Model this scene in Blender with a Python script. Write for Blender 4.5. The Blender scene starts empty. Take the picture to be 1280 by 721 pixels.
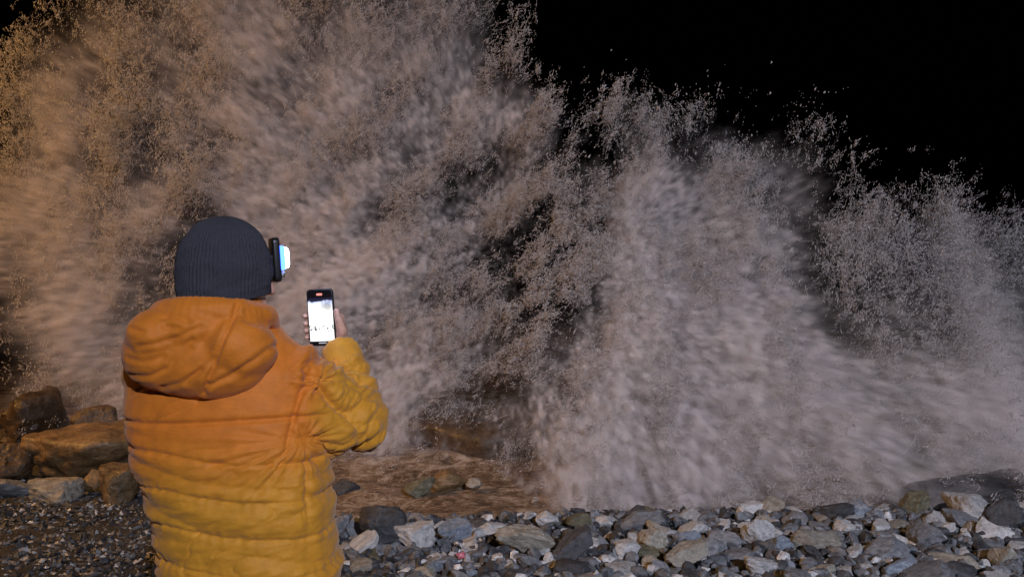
import bpy, bmesh, math, random
import numpy as np
from mathutils import Vector, Matrix

R = math.radians
rng = np.random.default_rng(11)
random.seed(11)
scene = bpy.context.scene
COL = scene.collection

# ------------------------------------------------------------------ camera, world, light
F = 967.0                      # focal length in pixels of the 1280 px wide photograph
CAM_H = 1.6
cam = bpy.data.cameras.new('camera')
cam.sensor_width = 36.0
cam.lens = 36.0 * F / 1280.0
cam.clip_end = 2000
cam.clip_start = 0.05
co = bpy.data.objects.new('camera', cam)
co.location = (0, 0, CAM_H)
co.rotation_euler = (R(90), 0, 0)
COL.objects.link(co)
scene.camera = co

world = bpy.data.worlds.new('World')
scene.world = world
world.use_nodes = True
wn = world.node_tree
sky = wn.nodes.new('ShaderNodeTexSky')
sky.sky_type = 'NISHITA'
sky.sun_disc = False
sky.sun_elevation = R(-4)
sky.sun_rotation = R(150)
bg = wn.nodes['Background']
bg.inputs['Strength'].default_value = 0.004
wn.links.new(sky.outputs[0], bg.inputs['Color'])

moon = bpy.data.lights.new('moon_light', 'SUN')
moon.energy = 0.012
moon.angle = R(0.5)
moon.color = (0.9, 0.93, 1.0)
mo = bpy.data.objects.new('moon_light', moon)
mo.rotation_euler = (R(50), 0, R(-20))
COL.objects.link(mo)

vs = scene.view_settings
vs.view_transform = 'Standard'
vs.look = 'None'
vs.gamma = 1.0
vs.exposure = 0.0
vs.use_curve_mapping = False
cy = scene.cycles
cy.max_bounces = 6
cy.volume_bounces = 3
cy.diffuse_bounces = 2
cy.glossy_bounces = 2
cy.transparent_max_bounces = 8
cy.sample_clamp_indirect = 4.0
cy.use_denoising = True
cy.volume_step_rate = 2.5
SODIUM_W = 2200.0
LED_W = 17500.0

# ------------------------------------------------------------------ helpers
def P(px, py, d):
    """point at depth d (metres in front of the camera) seen at a photograph pixel"""
    return Vector(((px - 640) / F * d, d, CAM_H - (py - 360.5) / F * d))

def link(o):
    COL.objects.link(o)
    return o

def tag(o, label=None, cat=None, group=None, kind=None):
    if label: o['label'] = label
    if cat: o['category'] = cat
    if group: o['group'] = group
    if kind: o['kind'] = kind
    return o

def empty(name, loc):
    o = bpy.data.objects.new(name, None)
    o.location = loc
    o.empty_display_size = 0.1
    return link(o)

def mesh_np(name, verts, faces, mat=None, smooth=True):
    me = bpy.data.meshes.new(name)
    verts = np.asarray(verts, dtype=np.float32)
    faces = np.asarray(faces, dtype=np.int32)
    n, k = faces.shape
    me.vertices.add(len(verts))
    me.vertices.foreach_set('co', verts.ravel())
    me.loops.add(n * k)
    me.loops.foreach_set('vertex_index', faces.ravel())
    me.polygons.add(n)
    me.polygons.foreach_set('loop_start', np.arange(0, n * k, k, dtype=np.int32))
    me.polygons.foreach_set('loop_total', np.full(n, k, dtype=np.int32))
    me.polygons.foreach_set('use_smooth', np.full(n, smooth, dtype=bool))
    me.update(calc_edges=True)
    if mat: me.materials.append(mat)
    return me

def obj(name, me, parent=None, world_loc=None):
    """link a mesh; mesh coordinates are world ones unless world_loc gives the origin"""
    o = bpy.data.objects.new(name, me)
    link(o)
    if parent is not None:
        o.parent = parent
        o.matrix_parent_inverse = Matrix.Translation(-parent.location)
    if world_loc is not None:
        o.location = world_loc
    return o

def recenter(me, c):
    me.transform(Matrix.Translation(-Vector(c)))
    return me

def bm_mesh(name, bm, mat=None, smooth=True):
    me = bpy.data.meshes.new(name)
    bmesh.ops.recalc_face_normals(bm, faces=bm.faces[:])
    bm.to_mesh(me)
    bm.free()
    me.polygons.foreach_set('use_smooth', np.full(len(me.polygons), smooth, dtype=bool))
    if mat: me.materials.append(mat)
    return me

# hashing gradient noise, vectorised
_perm = rng.permutation(256)
_perm = np.concatenate([_perm, _perm, _perm]).astype(np.int32)
_grad = rng.normal(size=(256, 3))
_grad /= np.linalg.norm(_grad, axis=1)[:, None]

def noise3(p):
    p = np.asarray(p, dtype=np.float64)
    i = np.floor(p).astype(np.int64)
    f = p - i
    i &= 255
    u = f * f * f * (f * (f * 6 - 15) + 10)
    out = 0
    for dx in (0, 1):
        for dy in (0, 1):
            for dz in (0, 1):
                h = _perm[_perm[_perm[(i[..., 0] + dx) & 255] + ((i[..., 1] + dy) & 255)] + ((i[..., 2] + dz) & 255)]
                g = _grad[h & 255]
                d = g[..., 0] * (f[..., 0] - dx) + g[..., 1] * (f[..., 1] - dy) + g[..., 2] * (f[..., 2] - dz)
                w = (u[..., 0] if dx else 1 - u[..., 0]) * (u[..., 1] if dy else 1 - u[..., 1]) * (u[..., 2] if dz else 1 - u[..., 2])
                out = out + w * d
    return out * 1.6

def fbm(p, oct=4, gain=0.5, lac=2.03):
    a, s, out = 1.0, 1.0, 0
    p = np.asarray(p, dtype=np.float64)
    for k in range(oct):
        out = out + a * noise3(p * s + 17.3 * k)
        a *= gain
        s *= lac
    return out

def smooth(a, b, x):
    t = np.clip((x - a) / (b - a), 0, 1)
    return t * t * (3 - 2 * t)

# ------------------------------------------------------------------ materials
def new_mat(name):
    m = bpy.data.materials.new(name)
    m.use_nodes = True
    nt = m.node_tree
    return m, nt, nt.nodes['Principled BSDF']

def N(nt, typ, **kw):
    n = nt.nodes.new(typ)
    for k, v in kw.items():
        if k in ('operation', 'blend_type', 'data_type', 'noise_dimensions', 'feature', 'attribute_name', 'wave_type', 'bands_direction', 'gradient_type', 'noise_type'):
            setattr(n, k, v)
        else:
            n.inputs[k].default_value = v
    return n

def ramp(nt, fac, stops):
    n = nt.nodes.new('ShaderNodeValToRGB')
    e = n.color_ramp.elements
    while len(e) < len(stops): e.new(0.5)
    for k, (p, c) in enumerate(stops):
        e[k].position = p
        e[k].color = (c, c, c, 1) if isinstance(c, (int, float)) else (*c, 1)
    nt.links.new(fac, n.inputs[0])
    return n.outputs[0]

def noise_node(nt, scale, detail=6, rough=0.6, vec=None):
    n = N(nt, 'ShaderNodeTexNoise', Scale=scale, Detail=detail, Roughness=rough)
    if vec is None:
        t = nt.nodes.new('ShaderNodeTexCoord')
        vec = t.outputs['Object']
    nt.links.new(vec, n.inputs['Vector'])
    return n.outputs['Fac']

def bump(nt, b, height, strength, dist=0.01):
    n = nt.nodes.new('ShaderNodeBump')
    n.inputs['Strength'].default_value = strength
    n.inputs['Distance'].default_value = dist
    nt.links.new(height, n.inputs['Height'])
    nt.links.new(n.outputs[0], b.inputs['Normal'])

def rock_mat(name, dark, mid, light, rough=0.75, grain=1.0):
    m, nt, b = new_mat(name)
    tc = nt.nodes.new('ShaderNodeTexCoord')
    oi = nt.nodes.new('ShaderNodeObjectInfo')
    ad = nt.nodes.new('ShaderNodeVectorMath')
    ml = nt.nodes.new('ShaderNodeMath'); ml.operation = 'MULTIPLY'; ml.inputs[1].default_value = 37.0
    nt.links.new(oi.outputs['Random'], ml.inputs[0])
    nt.links.new(tc.outputs['Object'], ad.inputs[0]); nt.links.new(ml.outputs[0], ad.inputs[1])
    v = ad.outputs[0]
    big = noise_node(nt, 3.0 * grain, 8, 0.65, v)
    fine = noise_node(nt, 26.0 * grain, 6, 0.7, v)
    c1 = ramp(nt, big, [(0.3, dark), (0.5, mid), (0.68, light)])
    sp = ramp(nt, fine, [(0.35, 0.45), (0.52, 1.0), (0.72, 1.5)])
    mx = N(nt, 'ShaderNodeMix', data_type='RGBA', blend_type='MULTIPLY')
    mx.inputs[0].default_value = 1.0
    nt.links.new(c1, mx.inputs[6]); nt.links.new(sp, mx.inputs[7])
    # stones differ a little in value
    rr = ramp(nt, oi.outputs['Random'], [(0.0, 0.7), (1.0, 1.25)])
    mx2 = N(nt, 'ShaderNodeMix', data_type='RGBA', blend_type='MULTIPLY')
    mx2.inputs[0].default_value = 1.0
    nt.links.new(mx.outputs[2], mx2.inputs[6]); nt.links.new(rr, mx2.inputs[7])
    nt.links.new(mx2.outputs[2], b.inputs['Base Color'])
    wet = noise_node(nt, 5.0, 4, 0.6, v)
    nt.links.new(ramp(nt, wet, [(0.4, rough), (0.62, 0.2)]), b.inputs['Roughness'])
    bump(nt, b, fine, 0.55, 0.012)
    return m

M = {}
M['pale'] = rock_mat('pale grey stone', (.24, .235, .23), (.41, .405, .395), (.57, .56, .54))
M['grey'] = rock_mat('grey stone', (.09, .092, .098), (.175, .18, .19), (.28, .285, .295))
M['dark'] = rock_mat('dark grey stone', (.03, .031, .034), (.055, .056, .06), (.10, .10, .105))
M['tan'] = rock_mat('tan stone', (.17, .15, .12), (.31, .28, .225), (.45, .41, .34))
M['blue'] = rock_mat('blue grey stone', (.11, .13, .16), (.20, .23, .27), (.31, .35, .40))
M['green'] = rock_mat('olive stone', (.07, .065, .04), (.14, .13, .08), (.22, .205, .14))
M['black'] = rock_mat('dark gap rock', (.006, .006, .007), (.012, .012, .013), (.022, .021, .021))  # near black, used for the rock that fills a dark gap
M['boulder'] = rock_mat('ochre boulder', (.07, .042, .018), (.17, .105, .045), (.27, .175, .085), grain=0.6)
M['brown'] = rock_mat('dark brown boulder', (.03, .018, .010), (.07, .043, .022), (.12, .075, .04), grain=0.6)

def ground_material():
    m, nt, b = new_mat('gravelly ground')
    a = noise_node(nt, 1.4, 8, 0.65)
    f = noise_node(nt, 34, 8, 0.75)
    c = ramp(nt, a, [(0.3, (.018, .017, .017)), (0.55, (.042, .039, .037)), (0.75, (.075, .068, .06))])
    s = ramp(nt, f, [(0.38, 0.4), (0.55, 1.0), (0.7, 2.2)])
    mx = N(nt, 'ShaderNodeMix', data_type='RGBA', blend_type='MULTIPLY'); mx.inputs[0].default_value = 1
    nt.links.new(c, mx.inputs[6]); nt.links.new(s, mx.inputs[7])
    nt.links.new(mx.outputs[2], b.inputs['Base Color'])
    b.inputs['Roughness'].default_value = 0.7
    bump(nt, b, f, 0.9, 0.03)
    return m
M['ground'] = ground_material()

def sea_material():
    m, nt, b = new_mat('muddy sea water')
    tc = nt.nodes.new('ShaderNodeTexCoord')
    mp = nt.nodes.new('ShaderNodeMapping')
    mp.inputs['Scale'].default_value = (1.0, 1.7, 1.5)
    mp.inputs['Rotation'].default_value = (0, 0, R(-12))
    nt.links.new(tc.outputs['Object'], mp.inputs['Vector'])
    f = noise_node(nt, 3.2, 9, 0.68, mp.outputs[0])
    n2 = noise_node(nt, 11, 6, 0.6, mp.outputs[0])
    vo = nt.nodes.new('ShaderNodeTexVoronoi'); vo.feature = 'DISTANCE_TO_EDGE'; vo.inputs['Scale'].default_value = 5.0
    wv = N(nt, 'ShaderNodeVectorMath', operation='MULTIPLY_ADD'); wv.inputs[1].default_value = (.6, .6, .6)
    nt.links.new(n2, wv.inputs[0]); nt.links.new(mp.outputs[0], wv.inputs[2]); nt.links.new(wv.outputs[0], vo.inputs['Vector'])
    lace = ramp(nt, vo.outputs['Distance'], [(0.0, .22), (0.07, .05), (.16, 0.0)])
    fa = N(nt, 'ShaderNodeMath', operation='ADD'); nt.links.new(f, fa.inputs[0]); nt.links.new(lace, fa.inputs[1]); f = fa.outputs[0]
    c = ramp(nt, f, [(0.36, (.05, .030, .016)), (0.48, (.14, .092, .055)), (0.57, (.20, .14, .09)), (0.66, (.36, .29, .22))])
    nt.links.new(c, b.inputs['Base Color'])
    nt.links.new(ramp(nt, f, [(0.42, 0.08), (0.6, 0.5)]), b.inputs['Roughness'])
    b.inputs['IOR'].default_value = 1.33
    bump(nt, b, n2, 0.5, 0.03)
    return m
M['sea'] = sea_material()

def drop_material():
    m, nt, b = new_mat('spray water')
    b.inputs['Base Color'].default_value = (.73, .70, .69, 1)
    b.inputs['Roughness'].default_value = 0.35
    b.inputs['Specular IOR Level'].default_value = 0.35
    tr = nt.nodes.new('ShaderNodeBsdfTranslucent'); tr.inputs[0].default_value = (.73, .70, .69, 1)
    mx = nt.nodes.new('ShaderNodeMixShader'); mx.inputs[0].default_value = 0.4
    nt.links.new(b.outputs[0], mx.inputs[1]); nt.links.new(tr.outputs[0], mx.inputs[2])
    nt.links.new(mx.outputs[0], nt.nodes['Material Output'].inputs['Surface'])
    return m
M['drop'] = drop_material()

def mist_material():
    m = bpy.data.materials.new('spray mist')
    m.use_nodes = True
    nt = m.node_tree
    nt.nodes.remove(nt.nodes['Principled BSDF'])
    v = nt.nodes.new('ShaderNodeVolumePrincipled')
    v.inputs['Color'].default_value = (.79, .735, .71, 1)
    v.inputs['Density'].default_value = 1.0
    v.inputs['Density Attribute'].default_value = 'density'
    v.inputs['Anisotropy'].default_value = -0.3
    nt.links.new(v.outputs[0], nt.nodes['Material Output'].inputs['Volume'])
    return m  # added glowing ring that stands in for the lamp's blue halo
M['mist'] = mist_material()

def plain(name, col, rough=0.5, metal=0.0, spec=0.5, nscale=None, bstr=0.2, bdist=0.002):
    m, nt, b = new_mat(name)
    b.inputs['Base Color'].default_value = (*col, 1)
    b.inputs['Roughness'].default_value = rough
    b.inputs['Metallic'].default_value = metal
    b.inputs['Specular IOR Level'].default_value = spec
    if nscale:
        f = noise_node(nt, nscale, 5, 0.6)
        c = ramp(nt, f, [(0.3, tuple(x * .75 for x in col)), (0.7, tuple(min(1, x * 1.25) for x in col))])
        nt.links.new(c, b.inputs['Base Color'])
        bump(nt, b, f, bstr, bdist)
    return m
M['steel'] = plain('galvanised steel', (.32, .33, .34), .45, .8, nscale=12)
M['black_plastic'] = plain('black plastic', (.012, .012, .014), .35, nscale=120, bstr=.1)
M['skin'] = plain('skin', (.52, .30, .22), .5, nscale=60, bstr=.15)
M['hair'] = plain('dark hair', (.02, .014, .01), .6, nscale=200, bstr=.6)
M['denim'] = plain('dark trousers', (.02, .022, .03), .8, nscale=90, bstr=.4)
M['boot'] = plain('brown boot leather', (.05, .03, .018), .55, nscale=50, bstr=.3)
M['sole'] = plain('boot sole rubber', (.015, .015, .015), .8, nscale=80)
M['knit'] = plain('charcoal knit', (.044, .045, .055), .9, spec=.2, nscale=260, bstr=.7, bdist=.003)
M['eye'] = plain('eye white', (.75, .74, .72), .2)
M['iris'] = plain('iris', (.05, .03, .02), .2)
M['pink'] = plain('pink plastic', (.55, .16, .19), .4, nscale=40)
M['red'] = plain('red orange plastic', (.55, .10, .04), .4, nscale=40)
M['whiteplastic'] = plain('white plastic', (.6, .62, .66), .4, nscale=40)

def emit(name, col, s):
    m = bpy.data.materials.new(name)
    m.use_nodes = True
    nt = m.node_tree
    nt.nodes.remove(nt.nodes['Principled BSDF'])
    e = nt.nodes.new('ShaderNodeEmission')
    e.inputs[0].default_value = (*col, 1)
    e.inputs[1].default_value = s
    nt.links.new(e.outputs[0], nt.nodes['Material Output'].inputs['Surface'])
    return m
M['led'] = emit('headlamp led light', (.50, .62, 1.0), 80.0)
M['halo'] = emit('headlamp diffuser glow', (.05, .13, 1.0), 7.0)  # blue glare around the headlamp, painted as a glowing surface
M['sodium'] = emit('sodium lamp lens', (1.0, .55, .18), 20.0)
M['whitelamp'] = emit('white lamp lens', (.9, .93, 1.0), 20.0)

def jacket_material():
    m, nt, b = new_mat('padded jacket fabric')
    at = N(nt, 'ShaderNodeAttribute', attribute_name='light_tint')
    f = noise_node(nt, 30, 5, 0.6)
    c = ramp(nt, at.outputs['Fac'], [(0.0, (.60, .265, .02)), (1.0, (.62, .18, .014))])  # mustard-to-orange shift of the mixed lamp light, painted into the cloth
    s = ramp(nt, f, [(0.3, .86), (0.7, 1.1)])
    mx = N(nt, 'ShaderNodeMix', data_type='RGBA', blend_type='MULTIPLY'); mx.inputs[0].default_value = 1
    nt.links.new(c, mx.inputs[6]); nt.links.new(s, mx.inputs[7])
    nt.links.new(mx.outputs[2], b.inputs['Base Color'])
    b.inputs['Roughness'].default_value = 0.62
    b.inputs['Specular IOR Level'].default_value = 0.3
    b.inputs['Sheen Weight'].default_value = 0.15
    w = noise_node(nt, 900, 2, 0.5)
    tcj = nt.nodes.new('ShaderNodeTexCoord'); mpj = nt.nodes.new('ShaderNodeMapping'); mpj.inputs['Scale'].default_value = (.6, .6, 1.5)
    nt.links.new(tcj.outputs['Object'], mpj.inputs['Vector'])
    fold = noise_node(nt, 48, 5, 0.62, mpj.outputs[0])
    ad = N(nt, 'ShaderNodeMath', operation='MULTIPLY_ADD')
    ad.inputs[1].default_value = 0.12
    nt.links.new(w, ad.inputs[0]); nt.links.new(fold, ad.inputs[2])
    bump(nt, b, ad.outputs[0], 0.3, 0.007)
    return m
M['jacket'] = jacket_material()

# ------------------------------------------------------------------ ground and sea
def ground_h(x, y):
    x = np.asarray(x, float); y = np.asarray(y, float)
    left = smooth(-1.2, -2.2, x)
    shore = 5.45 * (1 - left) + 6.9 * left + 0.12 * np.sin(x * 1.3)
    bank = (-0.03 + 0.10 * smooth(0, 4, x)) * np.exp(-((y - 5.1) / 0.45) ** 2) * (1 - left)
    h = bank - 0.9 * smooth(0.0, .8 + .8 * left, y - shore) - 2.5 * smooth(1.5, 9, y - shore)
    return h

def build_ground():
    xs = np.concatenate([np.linspace(-90, -9, 28)[:-1], np.linspace(-9, 9, 241), np.linspace(9, 90, 28)[1:]])
    ys = np.concatenate([np.linspace(-90, 2.5, 40)[:-1], np.linspace(2.5, 9, 120), np.linspace(9, 30, 10)[1:]])
    X, Y = np.meshgrid(xs, ys, indexing='ij')
    Z = ground_h(X, Y)
    n = fbm(np.stack([X * 1.7, Y * 1.7, X * 0], -1), 4)
    n2 = fbm(np.stack([X * 9, Y * 9, X * 0 + 5], -1), 3)
    near = np.exp(-((Y - 4.5) / 6) ** 2)
    Z = Z + 0.02 * n * near + 0.012 * n2 * near
    v = np.stack([X, Y, Z], -1).reshape(-1, 3)
    nx, ny = X.shape
    i = np.arange(nx * ny).reshape(nx, ny)
    f = np.stack([i[:-1, :-1], i[1:, :-1], i[1:, 1:], i[:-1, 1:]], -1).reshape(-1, 4)
    o = obj('ground', mesh_np('ground', v, f, M['ground']))
    tag(o, 'dark gravelly ground along the shore', kind='structure')
build_ground()

def sea_h(x, y):
    p = np.stack([x * 0.5, y * 1.2, x * 0], -1)
    chop = fbm(p * 1.6, 5, 0.55)
    amp = smooth(5.2, 6.6, y)
    fine = fbm(np.stack([x * 1.6 + y, y * 5, x * 0 + 3], -1), 3, 0.5)
    h = -0.13 + 0.05 * chop * amp + 0.022 * fine * amp
    # breaking swell behind the bank
    ridge = 7.75 + 0.25 * np.sin(x * 0.7 + 0.6)
    hgt = 0.12 + 0.12 * np.exp(-((x + .4) / .6) ** 2) + 0.06 * np.sin(x * 2.7)
    s = np.where(y < ridge, np.exp(-((y - ridge) / 0.55) ** 2), np.exp(-((y - ridge) / 1.4) ** 2))
    h = h + hgt * s * (1 + 0.08 * fbm(np.stack([x * 2.4, y * 2.4, x * 0 + 9], -1), 4))
    far = smooth(10, 16, y)
    return h + far * 0.35 * np.sin(y * 0.5 + 0.3 * np.sin(x * 0.2))

def build_sea():
    xs = np.concatenate([-np.geomspace(9, 500, 30)[::-1][:-1], np.linspace(-9, 9, 301), np.geomspace(9, 500, 30)[1:]])
    ys = np.concatenate([np.linspace(5.2, 11, 200), np.geomspace(11, 1200, 60)[1:]])
    X, Y = np.meshgrid(xs, ys, indexing='ij')
    Z = sea_h(X, Y)
    v = np.stack([X, Y, Z], -1).reshape(-1, 3)
    nx, ny = X.shape
    i = np.arange(nx * ny).reshape(nx, ny)
    f = np.stack([i[:-1, :-1], i[1:, :-1], i[1:, 1:], i[:-1, 1:]], -1).reshape(-1, 4)
    o = obj('sea', mesh_np('sea', v, f, M['sea']))
    tag(o, 'muddy brown sea surging behind the stones', kind='structure')
build_sea()

# ------------------------------------------------------------------ rocks
def rock_mesh(seed, subdiv=3, round_=False):
    """a broken stone: a polytope with chipped edges and rough faces"""
    r = np.random.default_rng(seed)
    bm = bmesh.new()
    bmesh.ops.create_icosphere(bm, subdivisions=subdiv, radius=1.0)
    v = np.array([x.co[:] for x in bm.verts])
    f = np.array([[q.index for q in t.verts] for t in bm.faces])
    bm.free()
    d = v / np.linalg.norm(v, axis=1)[:, None]
    planes = int(r.integers(11, 17))
    nrm = r.normal(size=(planes, 3)); nrm /= np.linalg.norm(nrm, axis=1)[:, None]
    nrm = np.concatenate([nrm, np.eye(3), -np.eye(3)])
    off = np.concatenate([r.uniform(.5, .95, planes), r.uniform(.75, 1.0, 6)])
    pw = r.uniform(7, 12) if round_ else r.uniform(26, 70)
    dw = d + .06 * np.stack([noise3(d * 2.3 + seed + 9 * k) for k in range(3)], -1)
    c = np.clip(dw @ nrm.T, 0, None) / off
    rad = (c ** pw).sum(1) ** (-1 / pw)
    p = d * rad[:, None]
    lay = noise3(np.stack([p @ nrm[0] * 5, p @ nrm[1] * .8, p @ nrm[2] * .8], -1) + seed)      # bedding steps
    p = p * (1 + .045 * fbm(p * 1.7 + seed, 3) + .05 * fbm(p * 5 + seed, 3, .6) + .035 * lay)[:, None]
    p = p - (p.max(axis=0) + p.min(axis=0)) / 2
    p = p / np.abs(p).max(axis=0)
    return p, f

class RockBank:
    def __init__(s): s.cache = {}
    def get(s, seed, mat, subdiv=3):
        k = (seed, mat, subdiv)
        if k not in s.cache:
            p, f = rock_mesh(seed, subdiv, mat in ('boulder', 'brown'))
            me = mesh_np('stone', p, f, M[mat], smooth=subdiv >= 5)
            s.cache[k] = me
        return s.cache[k]
RB = RockBank()
special_boxes = []

def place_rock(name, px0, px1, py0, py1, d, mat, label, cat='stone', group=None, seed=None, subdiv=3, roll=0.0, depth=None, sink=0.15):
    """a stone whose outline spans the pixel box at depth d"""
    a = P(px0, py1, d); b = P(px1, py0, d)
    hx = (b.x - a.x) / 2; hz = (b.z - a.z) / 2
    hy = depth / 2 if depth else min(hx, max(hz, .05)) * 1.0 + 0.25 * abs(hx - hz)
    seed = seed if seed is not None else random.randrange(40)
    o = bpy.data.objects.new(name, RB.get(seed, mat, subdiv))
    o.location = ((a.x + b.x) / 2, d + hy * 0.6, (a.z + b.z) / 2 - hz * sink * 0.5)
    k_ = .93 if name == 'stone' else 1.04
    o.scale = (hx * k_, hy * k_, hz * (1 + sink * .5))
    o.rotation_euler = (random.uniform(-.1, .1), roll, random.uniform(-.2, .2))
    link(o)
    tag(o, label, cat, group)
    special_boxes.append((o.location.x, o.location.y, max(hx, hy)))
    return o

def gd(py, z=0.0):          # depth of the ground seen at a pixel row
    return (CAM_H - z) * F / (py - 360.5)

# boulders on the left, lit by the sodium lamp
place_rock('boulder', 18, 178, 532, 612, 6.35, 'boulder', 'long rounded ochre boulder, biggest of those left of the person', 'boulder', seed=3, subdiv=5, depth=0.8, roll=-0.05)
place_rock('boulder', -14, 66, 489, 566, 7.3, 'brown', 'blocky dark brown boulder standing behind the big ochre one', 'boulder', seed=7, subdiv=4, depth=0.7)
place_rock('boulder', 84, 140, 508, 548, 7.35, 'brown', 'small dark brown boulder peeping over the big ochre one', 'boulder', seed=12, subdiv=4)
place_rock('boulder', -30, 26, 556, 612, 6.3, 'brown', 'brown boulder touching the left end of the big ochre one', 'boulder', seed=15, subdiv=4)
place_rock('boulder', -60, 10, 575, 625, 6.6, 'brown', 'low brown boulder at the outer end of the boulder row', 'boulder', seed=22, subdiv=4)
place_rock('boulder', 34, 94, 600, 632, 5.78, 'tan', 'flat topped pale ochre slab lying before the big boulder', 'boulder', seed=9, subdiv=4)
place_rock('boulder', 116, 166, 582, 634, 5.76, 'boulder', 'upright yellow ochre block leaning beside the padded jacket', 'boulder', seed=18, subdiv=4, roll=0.12)
place_rock('boulder', 102, 126, 588, 612, 5.95, 'boulder', 'little ochre block wedged under the big boulder', 'boulder', seed=21)
place_rock('boulder', 150, 215, 560, 640, 6.2, 'dark', 'dark wet boulder half hidden by the padded jacket', 'boulder', seed=25, subdiv=4)
place_rock('boulder', -40, 30, 600, 622, 5.9, 'grey', 'low grey boulder on the gravel before the brown ones', 'boulder', seed=30)
place_rock('boulder', 62, 82, 606, 618, 6.1, 'brown', 'little brown stone in the gap under the big ochre boulder', 'boulder', seed=31)
# rocks standing in the water
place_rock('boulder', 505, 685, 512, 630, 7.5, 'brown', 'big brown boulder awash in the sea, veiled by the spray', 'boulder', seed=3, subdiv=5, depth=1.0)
place_rock('rock', 502, 542, 597, 624, 6.35, 'green', 'dark mossy rock awash in the foaming brown water', 'rock', seed=5, subdiv=4)
place_rock('rock', 538, 580, 589, 618, 6.6, 'boulder', 'rough brown rock behind the mossy rock in the water', 'rock', seed=8, subdiv=4)
place_rock('rock', 582, 602, 599, 612, 6.5, 'tan', 'small pale wet rock just clear of the brown water', 'rock', seed=11)
place_rock('rock', 414, 448, 600, 620, 6.45, 'dark', 'dark flat rock at the water beside the padded jacket', 'rock', seed=13)
place_rock('rock', 1128, 1330, 594, 650, 6.0, 'black', 'added black rock standing in for the dark gap behind the stone bank', 'rock', seed=14, subdiv=4)  # rock added to give the black gap under the spray
# stones of the bank that stand out
SP = [
 (441, 512, 634, 684, 'dark', 'large dark speckled stone beside the padded jacket'),
 (410, 436, 640, 672, 'grey', 'grey stone between padded jacket and the large dark one'),
 (490, 546, 656, 688, 'pale', 'pale rounded stone against the large dark speckled one'),
 (547, 592, 651, 676, 'blue', 'light blue grey stone next to the pale rounded one'),
 (614, 706, 660, 694, 'tan', 'long pale brick shaped stone on the bank'),
 (688, 746, 668, 704, 'dark', 'dark slanted stone at the end of the long pale one'),
 (706, 742, 644, 662, 'green', 'small olive stone on the crest above the slanted dark one'),
 (772, 834, 640, 662, 'grey', 'flat grey slab on the crest of the bank'),
 (796, 828, 635, 645, 'green', 'small olive stone topping the flat grey slab'),
 (762, 804, 678, 702, 'pale', 'bluish white square stone low on the bank'),
 (799, 838, 664, 692, 'tan', 'rounded tan stone beside the bluish white square one'),
 (830, 890, 680, 712, 'tan', 'wide tan stone with a broken corner'),
 (842, 880, 664, 686, 'blue', 'blue grey stone resting on the wide tan one'),
 (884, 928, 666, 688, 'grey', 'grey leaning slab right of the wide tan stone'),
 (928, 972, 650, 684, 'pale', 'pale tilted stone with a sharp top edge'),
 (962, 994, 670, 692, 'blue', 'light blue stone below the pale tilted one'),
 (925, 965, 627, 645, 'pale', 'pale pointed stone on the crest against the spray'),
 (988, 1058, 666, 692, 'tan', 'long yellowish stone lying along the bank'),
 (1058, 1098, 626, 656, 'blue', 'smooth blue grey stone on the crest'),
 (1092, 1132, 631, 648, 'pale', 'small pale flat stone behind the smooth blue grey one'),
 (1130, 1168, 613, 652, 'green', 'upright olive stone sticking up from the crest'),
 (1158, 1206, 640, 668, 'pale', 'pale flat oval stone leaning on the olive one'),
 (1188, 1256, 620, 664, 'pale', 'biggest pale rounded stone on the crest'),
 (1236, 1284, 626, 672, 'dark', 'dark stone beside the biggest pale rounded one'),
 (1244, 1276, 684, 712, 'tan', 'tan knobbly stone below the dark crest stone'),
 (1080, 1150, 676, 704, 'grey', 'wide grey stone in the middle of the bank'),
 (1100, 1160, 700, 724, 'blue', 'bluish white stone low on the bank'),
 (930, 976, 698, 722, 'pale', 'pale angular stone lowest on the bank'),
 (436, 468, 700, 718, 'tan', 'yellowish pebble sized stone on the gravel by the jacket'),
 (1015, 1050, 708, 724, 'tan', 'tan pink rounded stone lowest on the bank'),
 (668, 700, 640, 660, 'pale', 'pale stone at the edge of the brown water'),
 (590, 640, 655, 672, 'pale', 'pale broken stone behind the long brick shaped one'),
 (1140, 1190, 655, 690, 'grey', 'grey slab tilted below the pale oval stone'),
]
for (x0, x1, y0, y1, m, lab) in SP:
    place_rock('stone', x0, x1, y0, y1, min(gd(y1, 0.0), 5.45), m, lab, roll=random.uniform(-.25, .3), subdiv=4)

# the other stones of the bank: look-alikes by colour
CL = {'pale': ('pale grey angular stone in the rubble bank', 'pale grey rubble stones', .38),
      'grey': ('mid grey angular stone in the rubble bank', 'mid grey rubble stones', .36),
      'dark': ('dark charcoal stone in the rubble bank', 'dark rubble stones', .13),
      'tan': ('tan brown stone in the rubble bank', 'tan rubble stones', .07),
      'blue': ('bluish grey stone in the rubble bank', 'bluish rubble stones', .05),
      'green': ('olive tinted stone in the rubble bank', 'olive rubble stones', .03)}
keys = list(CL); wts = [CL[k][2] for k in keys]
placed = list(special_boxes)
NEAR = [(o.location.x, o.location.y, o['label']) for o in COL.objects if o.name.split('.')[0] == 'stone']
def short(lab):
    w = lab.split()
    for stop in ('beside', 'between', 'against', 'next', 'on', 'at', 'with', 'low', 'lying', 'lowest', 'topping', 'resting', 'right', 'below', 'leaning', 'in', 'behind', 'sticking', 'tilted'):
        if stop in w[2:]: w = w[:2 + w[2:].index(stop)]
    return ' '.join(w)
used = set()
cnt, tries = 0, 0
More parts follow.
